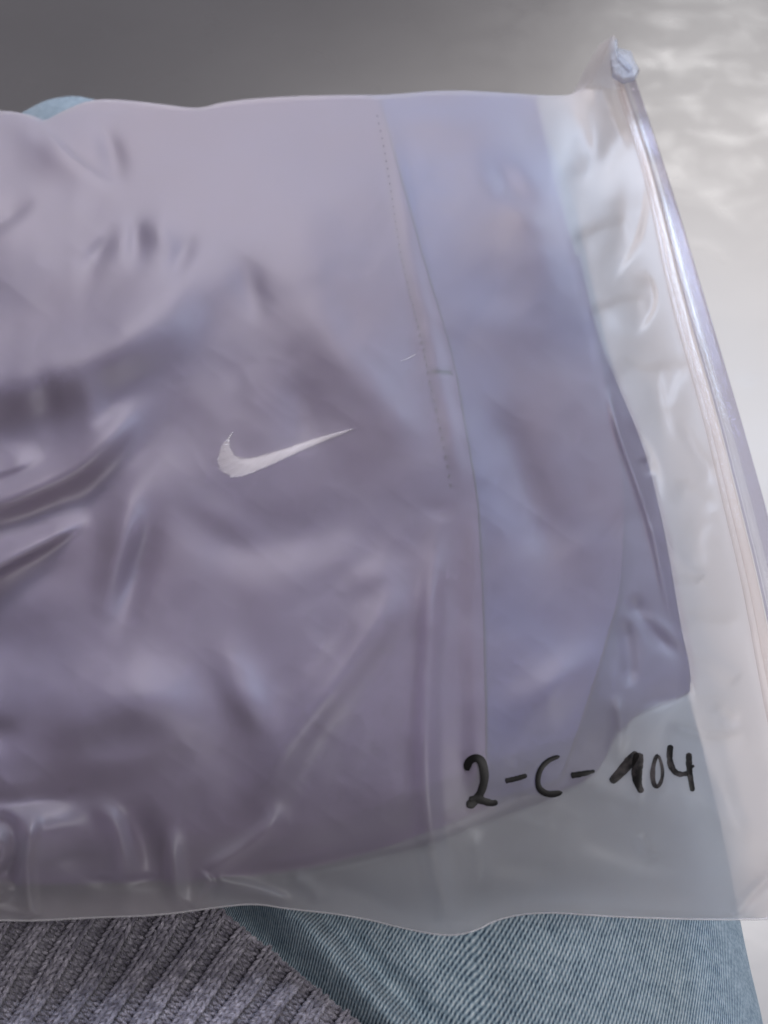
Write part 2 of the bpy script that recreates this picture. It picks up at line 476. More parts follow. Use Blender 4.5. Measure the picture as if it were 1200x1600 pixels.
# folds that bag and clothes share: (polyline, amplitude mm, half widths px left/right)
BIG = [
    ([(-260, 640), (0, 600), (160, 555), (250, 500), (310, 430), (345, 370)], 10.9, 75, 45, .1, .35),
    ([(330, 330), (430, 430), (560, 590), (700, 760), (760, 900)], 4.7, 110, 85, .2, .4),
    ([(620, 160), (760, 200), (830, 330), (900, 560)], 5.0, 70, 70, .2, .3),
    ([(250, 760), (350, 830), (430, 850), (560, 800)], -4.1, 45, 45, .5, .5),
    ([(270, 760), (350, 815), (425, 848), (470, 840)], 1.8, 36, 18, .5, .5),
    ([(430, 420), (540, 560), (640, 680), (690, 740)], 1.7, 44, 20, .5, .5),
    ([(640, 880), (560, 905), (480, 960)], 1.9, 30, 16, .5, .5),
    ([(300, 1130), (240, 1180), (130, 1200), (20, 1190)], 2.0, 20, 40, .5, .5),
    ([(330, 1010), (390, 1100), (430, 1190)], 1.8, 20, 34, .5, .5),
    ([(-80, 860), (30, 825), (140, 790), (250, 685), (290, 610)], -3.0, 18, 32, .35, .5),
    ([(-60, 800), (60, 760), (130, 725), (245, 610)], 5.5, 36, 15, .1, .35),
    ([(-60, 745), (0, 738), (70, 708)], 2.7, 24, 11, .1, .4),
    ([(215, 720), (198, 810), (180, 900), (160, 990)], 4.6, 20, 32, .5, .5),
    ([(250, 780), (225, 850), (200, 925), (180, 1010)], -4.9, 30, 22, .5, .5),
    ([(-60, 915), (0, 880), (70, 845), (145, 800)], 4.8, 28, 13, .1, .3),
    ([(-80, 980), (0, 935), (60, 900), (130, 860)], -2.3, 22, 30, .1, .3),
    ([(-100, 1020), (0, 990), (90, 1000)], -5.8, 60, 50, .1, .4),
    ([(630, 920), (535, 1055), (440, 1165), (395, 1300)], 4.0, 18, 46, .2, .3),
    ([(610, 890), (530, 920), (460, 955)], -2.0, 26, 30, .5, .5),
    ([(560, 880), (620, 925), (590, 1000)], 1.4, 30, 28, .5, .5),
    ([(70, 1160), (180, 1075), (280, 1110), (330, 1150)], 5.8, 40, 70, .2, .4),
    ([(330, 960), (380, 1080), (430, 1180)], 2.5, 40, 30, .5, .5),
    ([(-30, 1140), (0, 1150), (20, 1140)], -4.3, 25, 25, .2, .3),
    ([(150, 185), (178, 240), (190, 290)], -3.8, 16, 22, .5, .5),
    ([(212, 325), (216, 370), (210, 430)], -2.6, 18, 18, .5, .5),
    ([(195, 345), (160, 390), (120, 440)], -2.2, 17, 17, .5, .5),
    ([(305, 355), (285, 400), (262, 445)], -2.1, 18, 16, .5, .5),
    ([(250, 330), (250, 400)], 1.7, 18, 18, .5, .5),
    ([(-60, 380), (0, 350), (60, 305)], -2.3, 26, 12, .1, .4),
    ([(-40, 245), (20, 275), (70, 250)], -1.4, 26, 30, .2, .4),
    ([(50, 550), (85, 630), (70, 720)], -1.9, 20, 30, .5, .5),
    ([(120, 560), (150, 640), (120, 720)], 1.7, 16, 28, .5, .5),
    ([(370, 380), (390, 450), (420, 520)], -2.2, 24, 26, .5, .5),
    ([(700, 460), (800, 520), (910, 540)], 1.2, 40, 44, .5, .5),
    ([(760, 230), (800, 300), (840, 330)], -3.0, 26, 20, .5, .5),
    ([(780, 310), (825, 345), (860, 350)], 1.2, 18, 20, .5, .5),
    ([(760, 620), (800, 700), (840, 800), (870, 920)], -3.2, 34, 40, .25, .3),
    ([(950, 990), (860, 1080), (780, 1140)], 3.2, 36, 30, .5, .5),
    ([(460, 560), (480, 640), (470, 720)], -2.0, 34, 30, .5, .5),
    ([(600, 785), (680, 800), (745, 796)], -0.6, 16, 20, .5, .5),
]
# folds of the film alone
FILM = [
    ([(880, 250), (920, 300), (960, 300)], -1.6, 16, 26, .3, .3),
    ([(960, 300), (975, 350), (1005, 400)], -1.6, 14, 22, .3, .3),
    ([(940, 470), (975, 520), (1030, 545)], 1.5, 18, 26, .3, .3),
    ([(960, 560), (1000, 585), (1060, 580)], -1.5, 12, 26, .3, .3),
    ([(1050, 760), (1085, 770), (1120, 800)], -1.3, 12, 26, .3, .3),
    ([(1060, 960), (1110, 980), (1165, 970)], -1.3, 12, 26, .3, .3),
    ([(1075, 560), (1050, 590), (1040, 640)], -1.4, 10, 22, .3, .3),
    ([(1010, 560), (1035, 600), (1075, 640)], 1.2, 16, 18, .3, .3),
    ([(1110, 800), (1085, 840), (1100, 890)], -1.2, 12, 20, .3, .3),
    ([(1040, 1130), (1100, 1160), (1170, 1150)], -1.4, 8, 26, .3, .3),
    ([(985, 1150), (1010, 1220), (1000, 1290)], 1.3, 18, 20, .3, .3),
    ([(1080, 1210), (1110, 1270), (1180, 1300)], 1.4, 20, 22, .3, .3),
    ([(900, 1290), (960, 1330), (1060, 1350)], -1.2, 16, 30, .3, .3),
    ([(900, 200), (925, 240), (905, 300)], -1.4, 12, 20, .3, .3),
    ([(1030, 560), (1025, 600), (1050, 700)], -1.3, 8, 18, .3, .4),
    ([(604, 175), (616, 230), (629, 310), (642, 400), (661, 475), (678, 545), (688, 600), (698, 640), (708, 690), (717, 735), (723, 778)], 0.6, 14, 14, .02, .1),
    ([(742, 800), (738, 950), (740, 1100), (742, 1240)], 0.6, 14, 14, .1, .1),
    ([(352, 700), (356, 728), (375, 736), (420, 720), (480, 698), (540, 676)], 0.45, 26, 26, .01, .1),
    ([(-40, 150), (40, 172), (64, 200), (100, 240), (150, 278), (215, 305)], 3.2, 9, 34, .05, .5),
    ([(690, 790), (676, 900), (670, 1020), (662, 1180), (672, 1310), (690, 1400), (706, 1462)], 3.0, 17, 17, .3, .05),
    ([(735, 1000), (722, 1150), (730, 1300)], -0.8, 22, 22, .3, .3),
    ([(-90, 1312), (20, 1305), (110, 1292), (150, 1290)], 6.0, 42, 30, .05, .3),
    ([(-60, 1254), (60, 1248), (150, 1242)], -1.8, 18, 16, .1, .3),
    ([(140, 1252), (172, 1272), (194, 1312), (194, 1400)], 3.0, 15, 17, .3, .4),
    ([(210, 1270), (232, 1320), (240, 1380)], -4.0, 26, 26, .2, .2),
    ([(60, 1262), (42, 1320), (42, 1385), (52, 1434)], 4.6, 9, 15, .3, .03),
    ([(-20, 1280), (14, 1284), (26, 1310), (22, 1345), (0, 1385)], -4.5, 12, 14, .15, .2),
    ([(-30, 1310), (6, 1315), (10, 1340), (-20, 1350)], 2.0, 8, 9, .1, .3),
    ([(75, 1340), (110, 1330), (150, 1350)], -2.0, 26, 26, .2, .2),
    ([(-30, 1420), (10, 1395), (20, 1378)], 2.4, 7, 9, .1, .2),
    ([(-40, 1412), (10, 1420), (52, 1432)], 1.4, 5, 8, .1, .1),
    ([(120, 1374), (200, 1378), (275, 1372)], -1.6, 9, 12, .3, .3),
    ([(440, 1250), (425, 1290), (385, 1325), (300, 1378)], 4.2, 18, 15, .3, .3),
    ([(268, 1290), (270, 1360), (284, 1424)], 3.4, 14, 14, .4, .05),
    ([(335, 1372), (318, 1392), (300, 1420)], 3.2, 6, 16, .1, .1),
    ([(334, 1374), (400, 1386), (460, 1410)], 3.2, 7, 18, .1, .2),
    ([(350, 1366), (430, 1362), (560, 1336), (650, 1304)], -1.6, 12, 12, .3, .3),
    ([(1004, 280), (1002, 330), (990, 378), (950, 442)], -2.6, 8, 26, .3, .4),
    ([(985, 250), (975, 320), (970, 380), (940, 430)], -0.8, 14, 14, .4, .3),
    ([(892, 388), (935, 362), (986, 348)], -1.6, 12, 30, .3, .2),
    ([(1006, 420), (1020, 455), (1018, 485), (988, 526)], -2.0, 6, 22, .3, .3),
    ([(920, 498), (965, 476), (1012, 472)], -1.5, 11, 28, .3, .2),
    ([(925, 285), (955, 232), (982, 185)], -2.2, 14, 28, .2, .3),
    ([(935, 120), (948, 160), (962, 200), (985, 240)], -2.2, 10, 10, .1, .3),
    ([(905, 160), (935, 200), (930, 260)], 1.8, 16, 16, .2, .4),
    ([(948, 600), (962, 665), (990, 742), (1020, 830), (1040, 930), (1056, 990)], 1.9, 7, 5, .2, .3),
    ([(975, 650), (1020, 720), (1032, 800)], -1.5, 9, 12, .3, .4),
    ([(1002, 715), (1018, 745)], -1.6, 6, 7, .3, .3),
    ([(1015, 810), (1060, 872), (1097, 906)], 1.0, 9, 12, .2, .05),
    ([(1097, 905), (1080, 915), (1040, 912)], -0.5, 10, 10, .05, .4),
    ([(1060, 650), (1085, 705), (1112, 735), (1095, 765)], -1.3, 10, 9, .3, .3),
    ([(985, 950), (1060, 1000), (1110, 1030), (1155, 1064)], 1.0, 12, 14, .2, .05),
    ([(980, 930), (1030, 1000), (1075, 1030)], -1.4, 14, 12, .2, .4),
    ([(1085, 1078), (1040, 1092), (990, 1098)], -0.9, 12, 22, .05, .4),
    ([(960, 1080), (972, 1130), (962, 1200)], 1.2, 10, 10, .3, .3),
    ([(975, 960), (985, 1040), (982, 1080)], -1.3, 12, 12, .3, .3),
    ([(1110, 1100), (1140, 1130), (1160, 1110)], -1.0, 12, 10, .3, .4),
    ([(860, 1200), (960, 1230), (1060, 1300)], 1.2, 30, 26, .3, .3),
    ([(1000, 1300), (1010, 1330), (1030, 1345)], 1.2, 6, 9, .2, .3),
    ([(745, 1340), (800, 1350), (900, 1345)], -1.0, 24, 24, .3, .3),
    ([(735, 1290), (755, 1340), (745, 1400)], 0.9, 14, 14, .3, .3),
    ([(1146, 1434), (1168, 1400), (1205, 1368)], -1.8, 7, 9, .1, .1),
    ([(450, 1365), (490, 1390), (500, 1415)], 0.9, 14, 10, .2, .2),
    ([(640, 1430), (560, 1390), (500, 1380)], -0.8, 16, 16, .2, .3),
]

def fold_sum(PX, PY, L):
    s = np.zeros_like(PX)
    for pts, a, wl, wr, t0, t1 in L:
        s += ridge(PX, PY, pts, a * 1e-3, wl, wr, t0, t1)
    return s

def film_drop_smooth(PX, PY):
    """how far the bag's front lies below its highest level T, without folds"""
    ty = np.interp(PX, [XL, 0, 300, 560, 700, 960], [178, 174, 166, 152, 146, 140])
    ty = ty + 4 * np.sin(PX / 160.0)
    tt = np.clip((PY - ty) / 300.0, 0, 1)
    d = 0.030 * (1 - tt) ** 2.6
    # falls from the jacket's edge to the zip
    jx = jac_x(PY); zx = zin_x(PY)
    s = sstep(-0.15, 1.05, (PX - jx) / np.maximum(zx - jx, 30))
    d = d + 0.013 * s * sstep(60, 260, PY)
    # and to the welded bottom edge
    e = np.clip((PY - 1080) / (bot_y(PX) - 1080), 0, 1.1)
    d = d + 0.027 * e ** 1.9 * (1 - 0.35 * s)
    # the zip end stands up a little
    d = d - 0.040 * np.exp(-((PX - 975) / 85) ** 2 - ((PY - 50) / 110) ** 2)
    return d

def edge_fade(PX, PY):
    return sstep(0, 60, PY - top_y(PX) + 10)

def bag_thick(PX, PY):
    jx = zin_x(PY)
    a = sstep(-10, 130, jx - PX)
    b = sstep(0, 130, bot_y(PX) - PY)
    return 0.0012 + 0.042 * a * b

def big_folds(PX, PY):
    n = (noise2(PX / 130 + 3.1, PY / 150 + 9.7) * 2.2 + noise2(PX / 60 + 31.1, PY / 66 + 19.7) * 0.45
         + noise2((PX + PY * .6) / 34 + 61, (PY - PX * .6) / 60 + 2) * 0.25) * 1e-3
    a = (PX * .8 + PY * .6) / 95; b_ = (PY * .8 - PX * .6) / 52
    cr = np.abs(noise2(a + 4.4, b_ + 8.8)) * 1.6 + np.abs(noise2(a * 2.1 + 14.4, b_ * 1.7 + 3.8)) * 0.6
    return fold_sum(PX, PY, BIG) + n + (0.45 - cr) * 0.00022

def film_drop(PX, PY, big=None):
    PX = np.asarray(PX, float); PY = np.asarray(PY, float)
    big = big_folds(PX, PY) if big is None else big
    th = bag_thick(PX, PY) / 0.0432
    n = (noise2(PX / 70 + 11, PY / 75 + 5) * 0.5 + noise2(PX / 28 + 7, PY / 31 + 15) * 0.10) * 1e-3
    fade = np.minimum(sstep(0, 16, bot_y(PX) - PY) * .8 + .2, 1)
    return film_drop_smooth(PX, PY) - (big * (0.15 + 0.75 * th) + fold_sum(PX, PY, FILM) * fade + n) * (0.35 + 0.65 * edge_fade(PX, PY))

def jac_drop(PX, PY, frac, extra=0.0):
    """clothing layer: film level minus a share of the bag's local thickness"""
    PX = np.asarray(PX, float); PY = np.asarray(PY, float)
    th = bag_thick(PX, PY)
    n = (noise2(PX / 45 + 71, PY / 52 + 55) * 0.45 + noise2(PX / 18 + 17, PY / 20 + 45) * 0.12) * 1e-3
    big = big_folds(PX, PY)
    f = film_drop_smooth(PX, PY) - (big * (0.15 + 0.80 * th / 0.0432) + n) * (0.35 + 0.65 * edge_fade(PX, PY))
    return np.maximum(f + 0.0002, film_drop(PX, PY, big)) + 0.0004 + frac * th + extra

def curl(P, steps=14, reach=0.030, down=0.05):
    """carry a sheet over its far rim: rows added before row 0, bending down out of sight"""
    d = P[0] - P[3]
    d = d / (np.linalg.norm(d, axis=1, keepdims=True) + 1e-9)
    k = 15
    pad = np.pad(d, ((k, k), (0, 0)), mode='edge')
    d = np.stack([np.convolve(pad[:, c], np.ones(2 * k + 1) / (2 * k + 1), 'valid') for c in range(3)], -1)
    d[:, 0] *= 0.2
    rows = []
    p = P[0].copy()
    ang0 = np.arctan2(d[:, 2], np.maximum(d[:, 1], 0.05))
    st = (reach + down) / steps
    for s in range(steps):
        f = (s + 1) / steps
        a = ang0 * (1 - f) + (-R_(88)) * f
        a = np.minimum(a, -R_(34))
        p = p + np.stack([d[:, 0] * st * (1 - f), np.cos(a) * st, np.sin(a) * st], -1)
        rows.append(p.copy())
    return np.concatenate([np.array(rows[::-1]), P], axis=0)

# ------------------------------------------------------------------ the bag
bag_at = at(600, 800, T - 0.05)
bag = empty("zip_bag", bag_at.tolist(), "frosted translucent plastic zip bag with handwriting, lying on the lap", "bag")
def child(o):
    """keep world placement under an Empty that only has a location"""
    o.location = -np.asarray(o.parent.location)
    return o

GX, GY = coons(top_pts, bot_pts, [(XL, 178), (XL, 800), (XL, 1440)],
               [(960, 54), (962, 80), (966, 106), (986, 173), (1008, 237), (1023, 296), (1039, 367), (1049, 420), (1069, 505), (1112, 655),
                (1139, 775), (1174, 920), (1202, 1080), (1240, 1250), (1350, 1432)], 440, 450)
FD = film_drop(GX, GY)
front = at(GX, GY, T - FD)
front = curl(front)
child(mesh_obj("front_film", front, grid_faces(*front.shape[:2]), M['film'], bag))
GXb, GYb = GX[::4, ::4], GY[::4, ::4]
bd = film_drop_smooth(GXb, GYb)
bd = np.maximum(np.minimum(bd + bag_thick(GXb, GYb), 0.046), bd) + 0.0010
back = at(GXb, GYb, T - bd)
back = curl(back, 8, 0.012, 0.03)
child(mesh_obj("back_film", back, grid_faces(*back.shape[:2]), M['film'], bag))

# welded bottom edge: a thin flat bead
wb_ = smooth_curve(bot_pts, 260)
wp = at(wb_[:, 0], wb_[:, 1], T - film_drop(wb_[:, 0], wb_[:, 1]) )
V, Fc, U = tube_arrays(wp, 0.00035, 6, 0.6)
child(mesh_obj("welded_edge", V, Fc, M['weld'], bag, uv=U))

# zip: strips and beads that run along the opening
zi = smooth_curve([(954, 106)] + zin_pts[3:], 220); zo = smooth_curve([(985, 100)] + zout_pts[1:], 220)
zz = T - film_drop_smooth(zi[:, 0], zi[:, 1]) + 0.0006
def zip_line(f, lift):
    q = zi * (1 - f) + zo * f
    return at(q[:, 0], q[:, 1], zz + lift + 0.0006 * np.interp(np.arange(220), np.arange(0, 220, 6), rng.normal(0, .10, 37)))
def zip_strip(name, f0, f1, lift, thick, mat, crown=0.0, parent=bag):
    n = 7
    rows = [zip_line(f0 + (f1 - f0) * k / (n - 1), lift + crown * math.sin(math.pi * k / (n - 1))) for k in range(n)]
    P = np.stack(rows, axis=1)[:, ::-1]
    return child(solid_sheet(name, P[:, ::-1], thick, mat, parent))
zip_strip("zip_flange", 0.0, 0.40, 0.0004, 0.0005, M['zip_flange'])
zip_strip("zip_flange", 0.15, 0.37, 0.0011, 0.0005, M['zip_flange'], 0.0002)
zip_strip("zip_web", 0.41, 0.98, -0.0006, 0.0004, M['zip_lip'])
zip_strip("zip_bead", 0.50, 0.68, 0.0008, 0.0008, M['zip_clear'], 0.0014)
for f0, f1 in ((0.42, 0.46), (0.70, 0.77), (0.79, 0.85), (0.87, 0.92), (0.94, 1.0)):
    zip_strip("zip_rib", f0, f1, 0.0006, 0.0007, M['zip_lip'], 0.0007)

# slider: a chamfered six-sided block with side wings
sl = np.array([(953, 86), (966, 76), (986, 82), (990, 94), (999, 111), (992, 123), (974, 128), (957, 118)], float)
zs = T - film_drop_smooth(np.array([972.]), np.array([102.]))[0]
c0 = sl.mean(0)
def slider_ring(sc_, dz):
    q = c0 + (sl - c0) * sc_
    base = at(q[:, 0], q[:, 1], zs)
    base[:, 2] += dz
    return base
def stack(name, rings, parent):
    Vs = np.concatenate(rings); n_ = len(rings[0])
    Fs = grid_faces(len(rings), n_, 0, False, wrap=True) + [tuple(range(n_)), tuple((len(rings) - 1) * n_ + k for k in range(n_ - 1, -1, -1))]
    return child(mesh_obj(name, Vs, Fs, M['slider'], parent, smooth=False))
slider = stack("slider", [slider_ring(*a) for a in ((0.96, -0.0016), (1.0, -0.0012), (1.0, 0.0006), (0.92, 0.0012))], bag)
# raised grip across the slider and its little nose
def bar(name, pts, w, z0, z1):
    q = np.array(pts, float)
    d = q[1] - q[0]; d /= np.linalg.norm(d); n = np.array([-d[1], d[0]]) * w
    o4 = np.array([q[0] - n, q[1] - n * .8, q[1] + n * .8, q[0] + n])
    r = []
    for f, z in ((1.0, z0), (1.0, z1 - .0003), (0.85, z1)):
        b = at((o4.mean(0) + (o4 - o4.mean(0)) * f)[:, 0], (o4.mean(0) + (o4 - o4.mean(0)) * f)[:, 1], zs); b[:, 2] += z; r.append(b)
    o = stack(name, r, slider); o.location = (0, 0, 0)
    return o
bar("slider_grip", [(964, 92), (985, 114)], 5.5, 0.0012, 0.0020)
bar("slider_nose", [(962, 82), (961, 62)], 4.0, -0.0010, 0.0006)

# handwriting: flattened ink strokes lying on the film
def ink(cx, cy): return (700 + cx / 2.927, 1150 + cy / 2.927)
CH = [
    ("handwritten_digit", "handwritten digit 2 in black marker", [
        ([(96, 158), (88, 146), (92, 118), (122, 98), (152, 108), (164, 150), (168, 200), (154, 252), (134, 286), (104, 312), (88, 326)],
         [11, 12, 13, 13, 15, 16, 15, 14, 14, 16, 12]),
        ([(96, 290), (130, 285), (170, 300), (208, 310), (226, 298)], [7, 13, 12, 11, 7])]),
    ("handwritten_dash", "handwritten dash in black marker between 2 and C", [([(262, 206), (310, 196), (362, 180)], [8, 9, 6])]),
    ("handwritten_letter", "handwritten letter C in black marker", [
        ([(512, 92), (462, 108), (424, 146), (408, 198), (416, 246), (462, 270), (524, 258)], [6, 8, 9, 9, 10, 12, 6])]),
    ("handwritten_dash", "handwritten dash in black marker between C and 104", [([(562, 181), (612, 174), (672, 160)], [9, 10, 4])]),
    ("handwritten_digit", "handwritten digit 1 in black marker with thick upstroke", [
        ([(744, 212), (790, 166), (838, 110), (866, 74)], [12, 17, 20, 12]),
        ([(872, 76), (868, 120), (862, 170), (868, 220), (888, 260)], [16, 22, 20, 13, 9])]),
    ("handwritten_digit", "handwritten narrow digit 0 in black marker", [
        ([(958, 82), (940, 126), (934, 186), (944, 230), (964, 232), (982, 190), (980, 136), (962, 86)], [5, 7, 8, 8, 6, 5, 5, 4])]),
    ("handwritten_digit", "handwritten open digit 4 in black marker", [
        ([(1018, 40), (1012, 96), (1022, 148), (1054, 178), (1100, 170)], [9, 10, 10, 9, 7]),
        ([(1102, 76), (1102, 140), (1110, 200), (1120, 254)], [9, 10, 10, 8]),
        ([(1104, 150), (1126, 134)], [6, 3])]),
]
for nm, lab, strokes in CH:
    B = Build()
    for k, (pts, ws) in enumerate(strokes):
        q = np.array([ink(*p) for p in pts]); L = np.array(ws, float)
        A = np.concatenate([q, L[:, None]], 1)
        A = smooth_curve(A, 46)
        # rough, dry-brush outline; rounded stroke ends
        w = (A[:, 2] * 1.22 + 2.0) / 2.927 * (1 + 0.06 * np.interp(np.arange(46), np.arange(0, 46, 3), rng.normal(0, 1, 16)))
        e = np.linspace(0, 1, 46); cap = np.clip(np.minimum(e, 1 - e) / 0.05, 0, 1)
        w = w * np.sqrt(np.clip(1 - (1 - cap) ** 2, 0.05, 1))
        tg = np.gradient(A[:, :2], axis=0); tg /= np.linalg.norm(tg, axis=1, keepdims=True)
        nr = np.stack([-tg[:, 1], tg[:, 0]], 1)
        prof = np.array([-1, -0.6, 0, 0.6, 1])
        PXs = A[:, None, 0] + nr[:, None, 0] * w[:, None] * prof; PYs = A[:, None, 1] + nr[:, None, 1] * w[:, None] * prof
        lift = 0.00028 + 0.00010 * (1 - np.abs(prof))[None, :] + 0.00006 * k
        Pz = T - film_drop(PXs, PYs) + lift
        P = at(PXs, PYs, Pz)
        B.add(P.reshape(-1, 3), grid_faces(46, 5))
    o = child(B.obj(nm, M['ink_thin' if ('0 in' in lab or '1 in' in lab or '4 in' in lab) else 'ink'], bag)); o['label'] = lab

# ------------------------------------------------------------------ the jacket in the bag
jac = empty("folded_jacket", (bag_at - [0, 0, 0.0]).tolist(), "folded lavender grey jacket with white embroidered logo inside the frosted bag", "jacket")

seam = [(592, 156), (612, 230), (640, 330), (668, 430), (690, 500), (703, 545), (713, 590), (728, 680), (746, 780), (752, 900), (756, 1000), (758, 1120), (760, 1262)]
mt = [(p[0], p[1] + 5) for p in top_pts if p[0] < 590] + [(592, 156)]
mb = [(XL, 1378), (0, 1378), (130, 1380), (270, 1376), (430, 1366), (560, 1338), (650, 1306), (760, 1262)]
stitch_line = [(588, 175), (600, 230), (613, 310), (626, 400), (645, 475), (662, 545), (672, 600), (682, 640), (692, 690), (701, 735), (707, 778)]

def hem_fall(PX, PY):
    hy = np.interp(PX, [p[0] for p in mb] + [880, 960, 1090], [p[1] for p in mb] + [1225, 1190, 1130])
    return 0.009 * sstep(-75, 5, PY - hy)
def main_drop(PX, PY):
    d = jac_drop(PX, PY, 0.0)
    lo = film_drop(PX, PY) + 0.00025
    d = d + ridge(PX, PY, stitch_line, 0.0007, 5, 5, .02, .1)
    d = d - ridge(PX, PY, [(x + 16, y) for x, y in stitch_line], 0.0005, 13, 13, .02, .1)
    d = d - ridge(PX, PY, [(742, 800), (738, 950), (740, 1100), (742, 1240)], 0.0006, 14, 14, .1, .1)
    d = d + ridge(PX, PY, [(676, 581), (706, 584)], 0.0007, 4, 4, .1, .1)
    d = d + ridge(PX, PY, [(352, 700), (356, 728), (375, 736), (420, 720), (480, 698), (540, 676)], 0.00055, 24, 24, .01, .1)
    return np.maximum(d, lo) + hem_fall(PX, PY)

def panel(name, top, bottom, left, right, nu, nv, dropf, thick, mat, curlit=True, c=(0.02, 0.04)):
    x, y = coons(top, bottom, left, right, nu, nv)
    P = at(x, y, T - dropf(x, y))
    if callable(thick): thick = thick(x, y)
    if curlit:
        P = curl(P, 10, *c)
        if not np.isscalar(thick): thick = np.concatenate([np.repeat(thick[:1], 10, 0), thick])
    o = solid_sheet(name, P, thick, mat, jac)
    return child(o)

panel("main_panel", mt, mb, [(XL, 183), (XL, 800), (XL, 1378)], seam, 300, 360, main_drop, 0.0010, M['lavender'])

sp_l = [(x - 45, y) for x, y in seam]; sp_l[0] = (560, 156)
sp_r = [(836, 154), (856, 240), (878, 330), (902, 410), (926, 500), (946, 600), (966, 700), (976, 780), (973, 880), (964, 945), (940, 1030), (908, 1130), (878, 1215)]
panel("side_panel", [(560, 156), (600, 155), (700, 147), (800, 152), (836, 154)], [sp_l[-1], (800, 1240), (878, 1215)], sp_l, sp_r, 150, 300,
      lambda x, y: jac_drop(x, y, 0.045) + hem_fall(x, y) + 0.020 * sstep(765, 865, x - 0.25 * (y - 200)) * (1 - sstep(240, 400, y)), 0.0012, M['lavender_skylit'])
lw_l = [(840, 400), (850, 600), (850, 900), (800, 1240)]
lw_r = [(905, 400), (932, 520), (960, 590), (1004, 690), (1030, 790), (1048, 880), (1064, 980), (1080, 1050), (1078, 1080)]
panel("sleeve_fold", [(840, 400), (905, 400)], [(800, 1240), (880, 1236), (935, 1206), (958, 1160), (985, 1122), (1020, 1104), (1055, 1094), (1078, 1080)], lw_l, lw_r, 110, 220,
      lambda x, y: jac_drop(x, y, 0.12) + 0.009 * sstep(960, 1095, x + (y - 800) * -0.12) + 0.010 * sstep(1080, 1200, y), 0.002, M['lavender_in'], False)
# the padded bulk of the folded garment below the panels
panel("folded_layers", [(XL, 195), (0, 190), (300, 184), (560, 164), (700, 156), (760, 160)], [(XL, 1368), (270, 1366), (430, 1356), (650, 1296), (760, 1250), (880, 1200)],
      [(XL, 195), (XL, 800), (XL, 1368)], [(760, 160), (830, 330), (905, 500), (950, 700), (960, 880), (930, 1040), (880, 1200)], 90, 110,
      lambda x, y: jac_drop(x, y, 0.12) + hem_fall(x, y), lambda x, y: np.clip(0.042 - hem_fall(x, y) - jac_drop(x, y, 0.12), 0.002, 0.026), M['lavender_in'], True, (0.012, 0.02))

# dark tubes along the panel seams, standing in for the shade at their edges
for nm, pts, fn in (("seam_shadow", [(p[0] + 1.5, p[1]) for p in seam[:-1]] + [(760, 1215)], lambda x, y: jac_drop(x, y, 0.0) + 0.0006 + hem_fall(x, y)),
                    ("seam_shadow", sp_r[9:], lambda x, y: jac_drop(x, y, 0.045) - 0.0001 + hem_fall(x, y))):
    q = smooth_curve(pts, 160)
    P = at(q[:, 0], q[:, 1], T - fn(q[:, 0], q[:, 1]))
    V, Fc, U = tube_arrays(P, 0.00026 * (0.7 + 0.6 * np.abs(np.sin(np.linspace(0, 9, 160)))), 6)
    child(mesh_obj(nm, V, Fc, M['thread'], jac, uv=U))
# seam stitches
sline = smooth_curve(stitch_line, 400)
Ls = np.concatenate([[0], np.cumsum(np.linalg.norm(np.diff(sline, axis=0), axis=1))])
k = 0; pos = 4.0
proto = None
while pos < Ls[-1] - 8:
    s = np.linspace(pos, pos + 6.0, 5)
    q = np.stack([np.interp(s, Ls, sline[:, 0]), np.interp(s, Ls, sline[:, 1])], -1)
    P = at(q[:, 0], q[:, 1], T - film_drop(q[:, 0], q[:, 1]) - 0.0006 + 0.0003 * np.sin(np.linspace(0, math.pi, 5)))
    V, Fc, U = tube_arrays(P, [0.00016, 0.00032, 0.00036, 0.00032, 0.00016], 5)
    child(mesh_obj("seam_stitch", V, Fc, M['thread'], jac, uv=U))
    pos += 15.0 if pos > 400 else 12.0
# bar tack closing the pocket end
B = Build()
for i in range(26):
    f = i / 25
    x = 675 + 31 * f
    q = np.array([(x - 0.5, 578.0 + 2 * f), (x + 0.2, 581 + 2 * f), (x + 0.8, 584.5 + 2 * f)])
    P = at(q[:, 0], q[:, 1], T - main_drop(q[:, 0], q[:, 1]) + np.array([0, 0.0003, 0]))
    B.add(*tube_arrays(P, 0.00013, 5))
child(B.obj("bar_tack", M['thread'], jac))
# a short white lint fibre
q = smooth_curve([(626, 564), (636, 561), (645, 556), (650, 553)], 10)
P = at(q[:, 0], q[:, 1], T - main_drop(q[:, 0], q[:, 1]) + 0.0004)
V, Fc, U = tube_arrays(P, 0.00010, 5)
child(mesh_obj("lint_fibre", V, Fc, M['lint'], jac))

# embroidered logo: satin stitches across a curved tick
def lg(p): return (320 + p[0] / 4.8, 650 + p[1] / 4.8)
inner = [(208, 125), (186, 165), (180, 215), (195, 270), (230, 308), (290, 328), (350, 322), (450, 295), (600, 250), (750, 200), (900, 152), (1000, 124), (1110, 97)]
outer = [(204, 127), (165, 175), (120, 245), (102, 320), (108, 380), (140, 425), (200, 458), (270, 454), (420, 400), (590, 322), (760, 246), (910, 182), (1000, 148), (1110, 99)]
NT = 330
ic = smooth_curve([lg(p) for p in inner], NT); oc = smooth_curve([lg(p) for p in outer], NT)
Bp = Build()
f = np.linspace(0, 1, 9)[None, :, None]
G = ic[:, None] * (1 - f) + oc[:, None] * f
lift = 0.00025 * np.sin(np.pi * np.linspace(0.06, 0.94, 9))[None, :]
P = at(G[..., 0], G[..., 1], T - main_drop(G[..., 0], G[..., 1]) + lift)
logo = child(mesh_obj("embroidered_logo", P.reshape(-1, 3), grid_faces(NT, 9), M['pad'], jac))
logo['label'] = "white satin-stitch embroidered curved tick"
